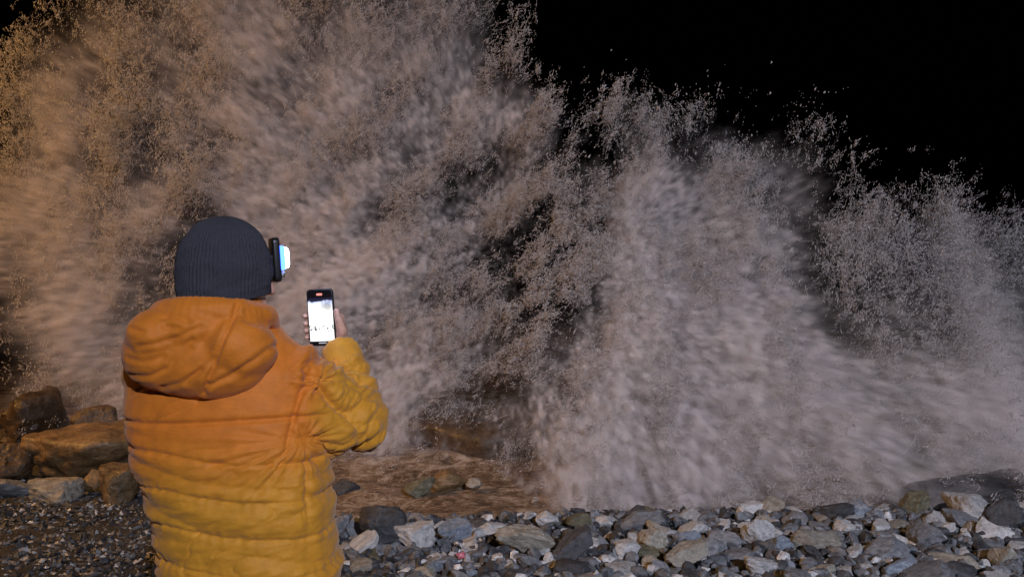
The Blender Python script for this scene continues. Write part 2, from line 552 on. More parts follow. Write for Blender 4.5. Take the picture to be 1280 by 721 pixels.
while cnt < 268 and tries < 60000:
    tries += 1
    y = random.uniform(4.1, 5.5)
    x = random.uniform(-0.24 * y, 0.72 * y)
    if y > 5.42 + .03 * x: continue
    size = random.choice([.04, .045, .05, .055, .06, .065, .075, .09, .11]) * random.uniform(.8, 1.25)
    if x < .1: size *= .75
    if y < 4.6: size *= .85
    if any((x - a) ** 2 + (y - b) ** 2 < (0.5 * (size + c)) ** 2 for a, b, c in placed): continue
    k = random.choices(keys, wts)[0]
    fl = random.uniform(.32, .75)
    nx_, ny_, nl = min(NEAR, key=lambda q: (q[0] - x) ** 2 + (q[1] - y) ** 2)
    rel = 'seaward of' if y - ny_ > abs(x - nx_) else 'landward of' if ny_ - y > abs(x - nx_) else 'beside'
    sz = 'small' if size < .055 else 'fist sized' if size < .085 else 'large'
    shp = 'flat' if fl < .5 else 'angular' if fl < .7 else 'blocky'
    lab = f"{sz} {dict(pale='pale grey', grey='mid grey', dark='charcoal', tan='tan', blue='bluish', green='olive')[k]} {shp} stone {rel} the {short(nl)}"
    if lab in used: continue
    used.add(lab)
    o = bpy.data.objects.new('stone', RB.get(random.randrange(40), k, 3))
    zz = float(ground_h(x, y)) + size * fl * .5
    o.location = (x, y, zz)
    o.scale = (size * random.uniform(.9, 1.4), size * random.uniform(.7, 1.1), size * fl)
    o.rotation_euler = (random.uniform(-.5, .3), random.uniform(-.2, .75), random.uniform(-.6, .6) + random.choice([0, math.pi]))
    link(o)
    tag(o, lab, 'stone', CL[k][1])
    placed.append((x, y, size))
    cnt += 1

def build_rubble():
    """the small rubble that fills the bank between the stones"""
    for mat, n in (('pale', 170), ('grey', 800), ('dark', 500)):
        vs_, fs_, off = [], [], 0
        shapes = [rock_mesh(100 + k, 2) for k in range(10)]
        for q in range(n):
            y = random.uniform(4.1, 5.5); x = random.uniform(-.24, .72) * y
            sz = random.uniform(.018, .048)
            p, f = shapes[q % 10]
            m = Matrix.Rotation(random.uniform(0, 6.3), 3, Vector((random.gauss(0, 1), random.gauss(0, 1), random.gauss(0, 1))).normalized())
            p = (p * np.array([1.2, .9, .7]) * sz) @ np.array(m).T + np.array([x, y, float(ground_h(x, y)) + sz * .5])
            vs_.append(p); fs_.append(f + off); off += len(p)
        nm = {'pale': 'pale_rubble', 'grey': 'rubble', 'dark': 'dark_rubble'}[mat]
        o = obj(nm, mesh_np(nm, np.concatenate(vs_), np.concatenate(fs_), M[mat], smooth=False))
        tag(o, {'pale': 'pale', 'grey': 'mid grey', 'dark': 'dark'}[mat] + ' small rubble filling the bank between the stones', 'rubble', kind='stuff')
build_rubble()

def build_gravel():
    """loose gravel: one mesh of small broken stones"""
    base = np.array([[0, 0, 1], [1, 0, 0], [0, 1, 0], [-1, 0, 0], [0, -1, 0], [0, 0, -1]], float)
    tri = np.array([[0, 1, 2], [0, 2, 3], [0, 3, 4], [0, 4, 1], [5, 2, 1], [5, 3, 2], [5, 4, 3], [5, 1, 4]])
    for mat, n, lo, hi, nm, lab in (('grey', 15000, .005, .022, 'gravel', 'mid grey loose gravel'),
                                    ('pale', 4200, .005, .024, 'pale_gravel', 'pale chips among the gravel'),
                                    ('dark', 9000, .008, .035, 'dark_gravel', 'dark loose gravel')):
        y = 3.9 + 2.6 * rng.random(n) ** 0.8
        x = rng.uniform(-.74, .72, n) * y
        ok = (y < 5.6) | (x < -1.6)
        x, y = x[ok], y[ok]
        n = len(x)
        s = lo + (hi - lo) * rng.random(n) ** 2.5
        c = np.stack([x, y, ground_h(x, y) + s * .3], -1)
        v = base[None] * (1 + 0.35 * rng.normal(size=(n, 6, 1)).clip(-1.5, 1.5)) + 0.25 * rng.normal(size=(n, 6, 3))
        v = v * s[:, None, None] * np.array([1, 1, .7]) * rng.uniform(.7, 1.3, (n, 1, 3))
        a = rng.uniform(0, 6.28, n); ca, sa = np.cos(a)[:, None], np.sin(a)[:, None]
        v = np.stack([v[..., 0] * ca - v[..., 1] * sa, v[..., 0] * sa + v[..., 1] * ca, v[..., 2]], -1) + c[:, None]
        f = tri[None] + 6 * np.arange(n)[:, None, None]
        o = obj(nm, mesh_np(nm, v.reshape(-1, 3), f.reshape(-1, 3), M[mat], smooth=False))
        tag(o, lab, 'gravel', kind='stuff')
build_gravel()

def scrap(name, px, py, s, mat, label, cat, seed):
    d = gd(py, .02)
    c = P(px, py, d)
    bm = bmesh.new()
    bmesh.ops.create_grid(bm, x_segments=14, y_segments=10, size=1)
    v = np.array([q.co[:] for q in bm.verts])
    for q, h in zip(bm.verts, fbm(v * 1.3 + seed, 3)):
        q.co.z = h * .8
    bmesh.ops.solidify(bm, geom=bm.faces[:], thickness=0.03)
    me = bm_mesh(name, bm, M[mat])
    o = obj(name, me)
    o.location = c + Vector((0, 0, .03)); o.scale = (s, s * .7, s * .6)
    o.rotation_euler = (.5, .1, seed)
    tag(o, label, cat)
scrap('plastic_scrap', 577, 700, .036, 'pink', 'crumpled pink plastic scrap lying among the stones', 'litter', 1.0)
scrap('plastic_scrap', 574, 686, .035, 'whiteplastic', 'little white plastic scrap above the pink one', 'litter', 2.2)
scrap('plastic_scrap', 1196, 640, .035, 'red', 'small red orange plastic scrap by the biggest pale stone', 'litter', 3.1)

# ------------------------------------------------------------------ spray
WD = 8.5           # mean distance of the spray wall
# optical density of the spray by eye, every 80 photograph pixels (rows y = 0..640, columns x = 0..1280)
TAB = np.array([
 [.00,.10,.40,.38,.34,.28,.44,.30,.02,.00,.00,.00,.00,.00,.00,.00,.00],
 [.00,.46,.38,.28,.50,.56,.64,.50,.10,.00,.00,.00,.00,.00,.00,.00,.00],
 [.12,.58,.22,.20,.66,.58,.62,.56,.46,.08,.22,.18,.04,.00,.00,.00,.00],
 [.60,.56,.24,.22,.76,.62,.54,.44,.34,.28,.90,.80,.34,.07,.08,.03,.00],
 [.68,.68,.42,.38,.76,.70,.64,.48,.24,.18,.92,.92,.64,.18,.22,.26,.26],
 [.12,.70,.62,.56,.70,.74,.72,.54,.24,.16,.94,.95,.86,.40,.28,.34,.40],
 [.08,.54,.64,.60,.62,.66,.64,.52,.46,.56,.92,.94,.92,.86,.72,.46,.46],
 [.06,.20,.28,.30,.32,.46,.60,.46,.56,.88,.94,.94,.94,.92,.76,.42,.40],
 [.00,.00,.00,.00,.00,.16,.26,.24,.48,.88,.88,.66,.52,.62,.38,.00,.02]])
pad_l = np.concatenate([np.linspace(0.2, 1, 3)[None, :] * TAB[:, :1]], 1)
pad_r = np.linspace(1, 0.2, 3)[None, :] * TAB[:, -1:]
TABX = np.concatenate([pad_l, TAB, pad_r], 1)                       # columns from -240 to 1520
top = np.stack([TABX[0] * .12, TABX[0] * .45])
TABX = np.concatenate([top, TABX], 0)                               # rows from -160

def table(px, py):
    u = np.clip((px + 240) / 80, 0, TABX.shape[1] - 1.001)
    v = np.clip((py + 160) / 80, 0, TABX.shape[0] - 1.001)
    i, j = u.astype(int), v.astype(int)
    fu, fv = u - i, v - j
    fu = fu * fu * (3 - 2 * fu); fv = fv * fv * (3 - 2 * fv)
    a = TABX[j, i] * (1 - fu) + TABX[j, i + 1] * fu
    b = TABX[j + 1, i] * (1 - fu) + TABX[j + 1, i + 1] * fu
    r = a * (1 - fv) + b * fv
    out = (px < -240) | (px > 1520) | (py < -160)
    return np.where(out, 0, r)

def depth0(x, z):
    """the foot of the spray bursts right behind the stones, its top leans back to sea"""
    mid = smooth(-.4, .5, x) * (1 - smooth(4.2, 5.2, x))
    foot = 7.7 * (1 - mid) + 6.1 * mid
    top = 8.7 * (1 - mid) + 8.1 * mid
    t = smooth(-.3, 2.6, z)
    return foot * (1 - t) + top * t

def to_px(x, z):            # position in the spray -> table coordinates
    w = depth0(x, z)
    return x / w * F + 640, 360.5 - (z - CAM_H) / w * F

def flow(x, z):
    """direction in which the water is thrown"""
    px, py = to_px(x, z)
    right = smooth(690, 860, px + 60 * noise3(np.stack([x * 1.5, z * 1.5, x * 0 + 7], -1)))
    ox = (40 * (1 - right) + 780 * right); oy = 950
    dx, dz = px - ox, oy - py
    l = np.sqrt(dx * dx + dz * dz)
    return dx / l, dz / l

def warped(x, z, amt=1.0):
    """opacity table with ragged, flow-aligned edges"""
    q = np.stack([x * 0.9, z * 0.9, x * 0 + 2], -1)
    w1 = fbm(q, 5, 0.58); w2 = fbm(q + 31.7, 5, 0.58)
    return table(*to_px(x + 0.27 * amt * w1, z + 0.27 * amt * w2))

def front(x, z):
    """distance of the spray's middle from the camera"""
    n = fbm(np.stack([x * .5, z * .5, x * 0 + 4], -1), 3)
    return depth0(x, z) + 0.22 * n

def streak(x, y, z, scale, stretch):
    fx, fz = flow(x, z)
    a = x * fx + z * fz
    b = x * fz - z * fx
    return np.stack([a * scale / stretch, b * scale, y * scale * .45], -1)

def blob(px, py, cx, cy_, rx, ry, rot=0):
    c, s = math.cos(R(rot)), math.sin(R(rot))
    dx, dy = px - cx, py - cy_
    u, v = (dx * c + dy * s) / rx, (-dx * s + dy * c) / ry
    return np.exp(-(u * u + v * v))

def build_mist():
    h = 0.027
    x0, x1, y0, y1, z0, z1 = -6.6, 6.8, 5.6, 9.8, -0.25, 5.7
    nx, ny, nz = int((x1 - x0) / h), int((y1 - y0) / 0.07), int((z1 - z0) / h)
    gx = x0 + (np.arange(nx) + .5) * (x1 - x0) / nx
    gy = y0 + (np.arange(ny) + .5) * (y1 - y0) / ny
    gz = z0 + (np.arange(nz) + .5) * (z1 - z0) / nz
    X2, Z2 = np.meshgrid(gx, gz, indexing='ij')
    ns = fbm(streak(X2, X2 * 0 + 3, Z2, 2.4, 2.0), 5, .66)
    op = warped(X2, Z2)
    body = smooth(.12, .3, op)
    op = np.maximum(.95 * smooth(.08, .90, op + .26 * ns * smooth(.02, .12, op)), .11 * body)
    PX, PY = to_px(X2, Z2)
    mott = np.clip(blob(PX, PY, 195, 165, 120, 130) + blob(PX, PY, 650, 310, 120, 190, 25) + .6 * blob(PX, PY, 1080, 290, 150, 80), 0, 1)
    tau = -np.log(1 - op) * 1.0
    yc = front(X2, Z2)
    sg = 0.22
    # layers of shredded water, from the front of the spray to its back
    K = 7
    lay = []
    for k in range(K):
        t = (k - (K - 1) / 2) * .75
        yy = yc + t * sg
        big = fbm(streak(X2, yy, Z2, 1.0, 1.4), 3, .55)
        A_, B_ = X2 * .45 + Z2 * .89, X2 * .89 - Z2 * .45
        wq = .05 * fbm(np.stack([X2 * 2.2, Z2 * 2.2, X2 * 0 + 6], -1), 2)
        fin = fbm(np.stack([(A_ + wq) * 9.5, (B_ - wq) * 12.5, yy * 6.0], -1), 3, .9)
        n = .95 * big + fin * (1.45 + .4 * mott) - .25
        lay.append(np.exp(1.6 * np.clip(n, -2.2, 1.6) - .5))
    lay = np.stack(lay)
    X = np.repeat(np.repeat(gx[:, None, None], ny, 1), nz, 2)
    Y = np.broadcast_to(gy[None, :, None], X.shape)
    Z = np.broadcast_to(gz[None, None, :], X.shape)
    T = (Y - yc[:, None, :]) / sg
    u = np.clip(T / .75 + (K - 1) / 2, 0, K - 1.001)
    ui = u.astype(int); uf = u - ui
    I, J = np.meshgrid(np.arange(nx), np.arange(nz), indexing='ij')
    I, J = I[:, None, :], J[:, None, :]
    nz_ = lay[ui, I, J] * (1 - uf) + lay[ui + 1, I, J] * uf
    dens = tau[:, None, :] * np.exp(-T * T / 2) / (sg * 2.507) * nz_
    dens = np.where(dens < 0.02, 0, dens)
    dens = dens * smooth(-0.2, -0.04, Z)
    # lattice of sample points, turned into a volume by geometry nodes
    me = bpy.data.meshes.new('mist')
    me.vertices.add(nx * ny * nz)
    me.vertices.foreach_set('co', np.stack([X, Y, Z], -1).astype(np.float32).ravel())
    a = me.attributes.new('dens', 'FLOAT', 'POINT')
    a.data.foreach_set('value', dens.astype(np.float32).ravel())
    me.materials.append(M['mist'])
    o = obj('mist', me)
    tag(o, 'fine drifting mist of the breaking wave', 'mist', kind='stuff')
    ng = bpy.data.node_groups.new('mist volume', 'GeometryNodeTree')
    ng.interface.new_socket('Geometry', in_out='INPUT', socket_type='NodeSocketGeometry')
    ng.interface.new_socket('Geometry', in_out='OUTPUT', socket_type='NodeSocketGeometry')
    gi = ng.nodes.new('NodeGroupInput'); go = ng.nodes.new('NodeGroupOutput')
    vc = ng.nodes.new('GeometryNodeVolumeCube')
    vc.inputs['Min'].default_value = (x0, y0, z0)
    vc.inputs['Max'].default_value = (x1, y1, z1)
    vc.inputs['Resolution X'].default_value = nx
    vc.inputs['Resolution Y'].default_value = ny
    vc.inputs['Resolution Z'].default_value = nz
    na = ng.nodes.new('GeometryNodeInputNamedAttribute'); na.data_type = 'FLOAT'
    na.inputs['Name'].default_value = 'dens'
    si = ng.nodes.new('GeometryNodeSampleIndex'); si.data_type = 'FLOAT'; si.domain = 'POINT'
    pos = ng.nodes.new('GeometryNodeInputPosition')
    sep = ng.nodes.new('ShaderNodeSeparateXYZ')
    ng.links.new(pos.outputs[0], sep.inputs[0])
    def mth(op, a, b):
        n = ng.nodes.new('ShaderNodeMath'); n.operation = op
        for k, v in enumerate((a, b)):
            if v is None: continue
            if isinstance(v, (int, float)): n.inputs[k].default_value = v
            else: ng.links.new(v, n.inputs[k])
        return n.outputs[0]
    def idx(s, lo, hi, n):
        t = mth('MULTIPLY', mth('SUBTRACT', s, lo), (n - 1) / (hi - lo))   # Volume Cube samples end to end
        return mth('MINIMUM', mth('MAXIMUM', mth('ROUND', t, None), 0), n - 1)
    ix = idx(sep.outputs[0], x0, x1, nx); iy = idx(sep.outputs[1], y0, y1, ny); iz = idx(sep.outputs[2], z0, z1, nz)
    t = mth('ADD', mth('MULTIPLY', mth('ADD', mth('MULTIPLY', ix, ny), iy), nz), iz)
    ng.links.new(gi.outputs[0], si.inputs['Geometry'])
    ng.links.new(na.outputs[0], si.inputs['Value'])
    ng.links.new(t, si.inputs['Index'])
    ng.links.new(si.outputs[0], vc.inputs['Density'])
    sm = ng.nodes.new('GeometryNodeSetMaterial'); sm.inputs['Material'].default_value = M['mist']
    ng.links.new(vc.outputs[0], sm.inputs[0])
    ng.links.new(sm.outputs[0], go.inputs[0])
    md = o.modifiers.new('volume', 'NODES'); md.node_group = ng
build_mist()

def clump_weight(x, z):
    """how much of the water flies as separate drops and shreds"""
    px, py = to_px(x, z)
    op = warped(x, z, 1.2)
    op2 = warped(x, z + 0.2, 1.8)
    edge = smooth(.02, .15, op) * (1 - smooth(.25, .5, op2))
    w = (0.24 + .46 * smooth(600, 740, px)) * (1 - .6 * smooth(960, 1060, px)) * op + 0.32 * edge
    w += .36 * blob(px, py, 195, 165, 120, 120)
    w += .42 * blob(px, py, 650, 310, 120, 180, 25)
    w += 0.3 * blob(px, py, 480, 150, 90, 140)
    w += 0.4 * blob(px, py, 1160, 270, 110, 60)
    w += 0.8 * blob(px, py, 470, 560, 45, 35)
    w += 0.5 * blob(px, py, 960, 600, 70, 30)
    return w * smooth(.015, .12, np.maximum(op, op2))

def build_drops():
    n0 = 420000
    x = rng.uniform(-6.2, 6.5, n0); z = rng.uniform(-0.12, 5.5, n0)
    w = clump_weight(x, z)
    s = np.clip(0.35 + 1.6 * fbm(streak(x, x * 0, z, 3.2, 2.6), 4, 0.65), 0.02, 2.2)
    keep = rng.random(len(x)) < np.clip(w * s * .5, 0, 1)
    x, z = x[keep], z[keep]
    NC = 23000
    if len(x) > NC:
        sel = rng.choice(len(x), NC, replace=False); x, z = x[sel], z[sel]
    nc = len(x)
    y = front(x, z) + rng.normal(-.16, .22, nc)
    per = rng.integers(9, 29, nc)
    idx = np.repeat(np.arange(nc), per)
    n = len(idx)
    fx, fz = flow(x, z)
    ang = rng.normal(0, .5, nc)
    dx, dz = fx * np.cos(ang) - fz * np.sin(ang), fx * np.sin(ang) + fz * np.cos(ang)
    ln = rng.uniform(.015, .07, nc); wd = rng.uniform(.006, .022, nc)
    a = rng.normal(0, 1, n) * ln[idx]; b = rng.normal(0, 1, n) * wd[idx]
    cx = x[idx] + dx[idx] * a - dz[idx] * b
    cz = z[idx] + dz[idx] * a + dx[idx] * b
    cyy = y[idx] + rng.normal(0, 1, n) * wd[idx] * 1.5
    size = 0.0016 + 0.0026 * rng.random(n) ** 3
    size *= np.repeat(rng.uniform(.8, 1.3, nc), per)
    n_clump = n
    # single bright drops flung out over the edge
    ns = 5000
    sx = rng.uniform(-6.2, 6.5, ns * 14); sz = rng.uniform(.5, 5.6, ns * 14)
    op = warped(sx, sz, 1.8); op_b = warped(sx, sz - 0.3, 2.2)
    k = rng.random(len(sx)) < 0.5 * smooth(.03, .3, op_b) * (1 - smooth(.10, .35, op)) * np.clip(.3 + 2 * fbm(np.stack([sx * 2, sz * 2, sx * 0], -1), 2), 0, 1)
    sx, sz = sx[k][:ns], sz[k][:ns]
    cx = np.concatenate([cx, sx]); cz = np.concatenate([cz, sz])
    cyy = np.concatenate([cyy, front(sx, sz) + rng.normal(0, .35, len(sx))])
    size = np.concatenate([size, 0.003 + 0.008 * rng.random(len(sx)) ** 5])
    ddx = np.concatenate([dx[idx], flow(sx, sz)[0]]); ddz = np.concatenate([dz[idx], flow(sx, sz)[1]])
    n = len(cx)
    # tumbling tetrahedral shreds stretched along the flow
    base = np.array([[1, 1, 1], [1, -1, -1], [-1, 1, -1], [-1, -1, 1]], float) * .75
    tri = np.array([[0, 1, 2], [0, 3, 1], [0, 2, 3], [1, 3, 2]])
    q = rng.normal(size=(n, 4)); q /= np.linalg.norm(q, axis=1)[:, None]
    qw, qx, qy, qz = q.T
    Rm = np.stack([1 - 2 * (qy * qy + qz * qz), 2 * (qx * qy - qz * qw), 2 * (qx * qz + qy * qw),
                   2 * (qx * qy + qz * qw), 1 - 2 * (qx * qx + qz * qz), 2 * (qy * qz - qx * qw),
                   2 * (qx * qz - qy * qw), 2 * (qy * qz + qx * qw), 1 - 2 * (qx * qx + qy * qy)], -1).reshape(n, 3, 3)
    v = np.einsum('nij,kj->nki', Rm, base) * size[:, None, None]
    st = np.where(np.arange(n) < n_clump, rng.uniform(1.0, 5.0, n), rng.uniform(.3, 2.0, n))
    along = v[..., 0] * ddx[:, None] + v[..., 2] * ddz[:, None]
    v[..., 0] += along * (ddx * st)[:, None]; v[..., 2] += along * (ddz * st)[:, None]
    v += np.stack([cx, cyy, cz], -1)[:, None]
    px, py = to_px(cx + .12 * rng.normal(size=n), cz)
    which = np.where(px < 735 - 0.12 * (py - 200), 0, np.where(px < 985 + 0.35 * (py - 300), 1, 2))
    labs = ['tall brown plume of spray bursting up behind the person',
            'dense pale tan column of spray in the middle of the wave',
            'thin bluish spray at the far end of the breaking wave']
    for g in range(3):
        sel = v[which == g]
        f = tri[None] + 4 * np.arange(len(sel))[:, None, None]
        o = obj('sea_spray', mesh_np('sea_spray', sel.reshape(-1, 3), f.reshape(-1, 3), M['drop'], smooth=True))
        tag(o, labs[g], 'spray', kind='stuff')
    print('drops', n)
build_drops()

# ------------------------------------------------------------------ person
BASE = Vector((-0.69, 1.90, 0))
person = empty('person', BASE)
tag(person, 'person in orange padded jacket and dark beanie filming the wave with a phone', 'person')

def sphere_pts(c, r, n=26):
    i = np.arange(n) + .5
    ph = np.arccos(1 - 2 * i / n); th = math.pi * (1 + 5 ** .5) * i
    return np.array(c) + r * np.stack([np.cos(th) * np.sin(ph), np.sin(th) * np.sin(ph), np.cos(ph)], -1)

def hull(bm, pts):
    vs_ = [bm.verts.new(p) for p in pts]
    r = bmesh.ops.convex_hull(bm, input=vs_)
    dead = [g for g in r['geom_interior'] if isinstance(g, bmesh.types.BMVert)]
    dead += [g for g in r['geom_unused'] if isinstance(g, bmesh.types.BMVert)]
    if dead: bmesh.ops.delete(bm, geom=list(set(dead)), context='VERTS')

def cone(bm, p0, r0, p1, r1, n=60):
    hull(bm, np.concatenate([sphere_pts(p0, r0, n), sphere_pts(p1, r1, n)]))

def ell(bm, c, r, rot=None, n=160):
    p = sphere_pts((0, 0, 0), 1, n) * np.array(r)
    if rot is not None: p = p @ np.array(rot.to_3x3()).T
    hull(bm, p + np.array(c))

def loft(bm, secs, seg=40, power=2.4):
    rings = []
    for (z, cx, cy_, hx, hy) in secs:
        ring = []
        for k in range(seg):
            a = 2 * math.pi * k / seg
            c, s = math.cos(a), math.sin(a)
            rr = (abs(c) ** power + abs(s) ** power) ** (-1 / power)
            ring.append(bm.verts.new((cx + hx * rr * c, cy_ + hy * rr * s, z)))
        rings.append(ring)
    for a, b in zip(rings[:-1], rings[1:]):
        for k in range(seg):
            bm.faces.new((a[k], a[(k + 1) % seg], b[(k + 1) % seg], b[k]))
    bm.faces.new(rings[0][::-1]); bm.faces.new(rings[-1])

def remesh(bm, voxel, smooth_it=6, fac=.5):
    me = bm_mesh('tmp', bm)
    o = bpy.data.objects.new('tmp', me); link(o)
    m = o.modifiers.new('r', 'REMESH'); m.mode = 'VOXEL'; m.voxel_size = voxel; m.use_smooth_shade = True
    if smooth_it:
        s = o.modifiers.new('s', 'SMOOTH'); s.factor = fac; s.iterations = smooth_it
    dg = bpy.context.evaluated_depsgraph_get()
    out = bpy.data.meshes.new_from_object(o.evaluated_get(dg))
    bpy.data.objects.remove(o); bpy.data.meshes.remove(me)
    n = len(out.vertices)
    v = np.zeros(n * 3, np.float32); out.vertices.foreach_get('co', v)
    nr = np.zeros(n * 3, np.float32); out.vertices.foreach_get('normal', nr)
    return out, v.reshape(-1, 3).astype(float), nr.reshape(-1, 3).astype(float)

def setco(me, v):
    me.vertices.foreach_set('co', np.asarray(v, np.float32).ravel()); me.update()
    me.polygons.foreach_set('use_smooth', np.ones(len(me.polygons), bool))

def segdist(p, a, b):
    a, b = np.array(a), np.array(b)
    t = np.clip(((p - a) @ (b - a)) / ((b - a) @ (b - a)), 0, 1)
    return np.linalg.norm(p - (a + t[:, None] * (b - a)), axis=1), t

SH_R = P(347, 466, 1.90); EL_R = P(449, 526, 2.02); WR_R = P(430, 453, 2.12)
SH_L = P(194, 468, 1.90); EL_L = Vector((-.865, 2.06, 1.15)); WR_L = Vector((-.74, 2.23, 1.17))
HEAD = P(281, 335, 1.90)
YAW = R(-60)                     # head turned to the right
HF = Vector((math.sin(-YAW), math.cos(-YAW), 0)); HS = Vector((HF.y, -HF.x, 0))   # forward, right of the head

# --- jacket
def build_jacket():
    bm = bmesh.new()
    yc = 1.90
    # z, centre x, centre y, half width, half depth
    loft(bm, [(.83, -.640, yc, .200, .150), (.90, -.640, yc, .204, .156), (1.0, -.648, yc, .207, .156), (1.1, -.664, yc, .212, .158),
              (1.2, -.688, yc, .226, .156), (1.3, -.704, yc, .236, .148), (1.40, -.708, yc, .226, .130), (1.47, -.706, yc, .165, .105),
              (1.54, -.706, yc + .01, .095, .085), (1.575, -.706, yc + .01, .085, .08)])
    cone(bm, SH_R, .088, EL_R, .072)
    cone(bm, EL_R, .070, WR_R, .046)
    cone(bm, P(372, 515, 1.86), .062, P(412, 540, 1.95), .058)
    cone(bm, SH_L, .076, EL_L, .065)
    cone(bm, EL_L, .07, WR_L, .052)
    cone(bm, (-.70, yc, 1.50), .07, SH_R + Vector((0, 0, .012)), .075)
    cone(bm, (-.71, yc, 1.50), .07, SH_L + Vector((0, 0, .012)), .072)
    me, v, n = remesh(bm, .0042, 16, .5)
    dA, tA = segdist(v, SH_R, EL_R); dB, tB = segdist(v, EL_R, WR_R)
    arm_f = smooth(.02, -.02, dB - .085) ; arm_u = smooth(.13, .09, dA) * smooth(-.535, -.505, v[:, 0])
    arm = np.clip(np.maximum(arm_f * smooth(-.50, -.46, v[:, 0]), arm_u), 0, 1)
    body = 1 - arm
    x, y, z = v.T
    disp = np.zeros(len(v))
    # baffles of the padding below the yoke, sagging and uneven
    wob = 0.035 * fbm(v * np.array([2.2, 2.2, 1.2]), 2) + 0.018 * np.sin((x + .7) * 6)
    ph = (z + wob - 1.215) / .088
    fr = ph - np.floor(ph)
    baf = np.sqrt(np.clip(1 - (2 * fr - 1) ** 2, 0, 1)) - .6
    disp += .0085 * baf * body * smooth(1.285, 1.22, z)
    # stitched lines between the baffles, puckered
    st = np.minimum(fr, 1 - fr) * .088
    puck = 1 - np.abs(noise3(np.stack([x * 34, y * 34, z * 7], -1))) * 2.5
    disp += (-.0032 * np.exp(-(st / .0045) ** 2) + .0026 * puck * np.exp(-(st / .018) ** 2)) * body * smooth(1.285, 1.22, z)
    # horizontal drag folds
    rid = np.abs(fbm(np.stack([x * 2.0, y * 2.0, z * 11.5 + x * 2.5], -1) + 3, 2, .5)) * 2.4
    disp += .0075 * rid * body * smooth(1.31, 1.2, z)
    rid1 = np.abs(fbm(np.stack([x * 6 + z * 9, y * 6, z * 24 - x * 7], -1) + 8, 3)) * 2.4
    disp += .0022 * rid1 * body * smooth(1.30, 1.18, z)
    # folds pulled towards the right armpit
    ap = np.array(P(372, 552, 1.78))
    dx, dz = x - ap[0], z - ap[2]
    rr = np.sqrt(dx * dx + dz * dz); th = np.arctan2(dz, dx)
    rad = np.abs(noise3(np.stack([th * 5.0, rr * 2.5, y * 3], -1))) * 3.2
    disp += .0055 * rad * smooth(.38, .05, rr) * smooth(.0, .03, rr) * body * smooth(1.31, 1.24, z)
    # yoke seam
    zs = 1.302 - .035 * (x + .9) + .012 * np.sin((x + .7) * 7)
    disp -= .008 * np.exp(-((z - zs) / .006) ** 2) * body
    disp += .003 * fbm(v * 6, 2) * smooth(1.28, 1.33, z) * body
    # armhole seam and sleeve folds
    sx = -.488 + .20 * (z - 1.4)
    disp -= .009 * np.exp(-((x - sx) / .006) ** 2) * smooth(2.0, 1.9, y) * smooth(1.20, 1.24, z)
    # elbow folds fan out from the inner elbow
    ie = np.array(P(408, 470, 1.98))
    ex, ez = x - ie[0], z - ie[2]
    er = np.sqrt(ex * ex + ez * ez); et = np.arctan2(ez, ex)
    fan = np.abs(noise3(np.stack([er * 21 + .6 * np.sin(et * 2), et * 1.3, y * 5 + 2], -1))) * 2.8
    disp += .010 * fan * arm
    fan2 = np.abs(fbm(np.stack([er * 45, et * 3, y * 12], -1), 2)) * 2.6
    disp += .0035 * fan2 * arm
    cz_ = noise3(np.stack([x * 9 + z * 5, y * 9, z * 20 - x * 6], -1) + 2.5)
    disp -= .0035 * np.exp(-(cz_ / .045) ** 2) * smooth(-.1, .3, fbm(v * 4 + 1.7, 2))
    # rounded baffles on the forearm
    bf = np.abs(np.sin(tB * 9.5)) - .5
    disp += .008 * bf * arm_f * smooth(.1, .3, tB)
    v2 = v + n * disp[:, None]
    setco(me, v2)
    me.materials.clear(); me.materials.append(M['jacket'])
    light_tint = smooth(1.07, 1.30, z + .03 * fbm(v * 5, 3)) * (1 - smooth(-.50, -.44, x + .05 * (z - 1.4))) * smooth(-.945, -.88, x)  # hue change of the light painted on: orange above, mustard below and on sleeve
    a = me.attributes.new('light_tint', 'FLOAT', 'POINT'); a.data.foreach_set('value', light_tint.astype(np.float32))
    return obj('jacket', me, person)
jacket = build_jacket()

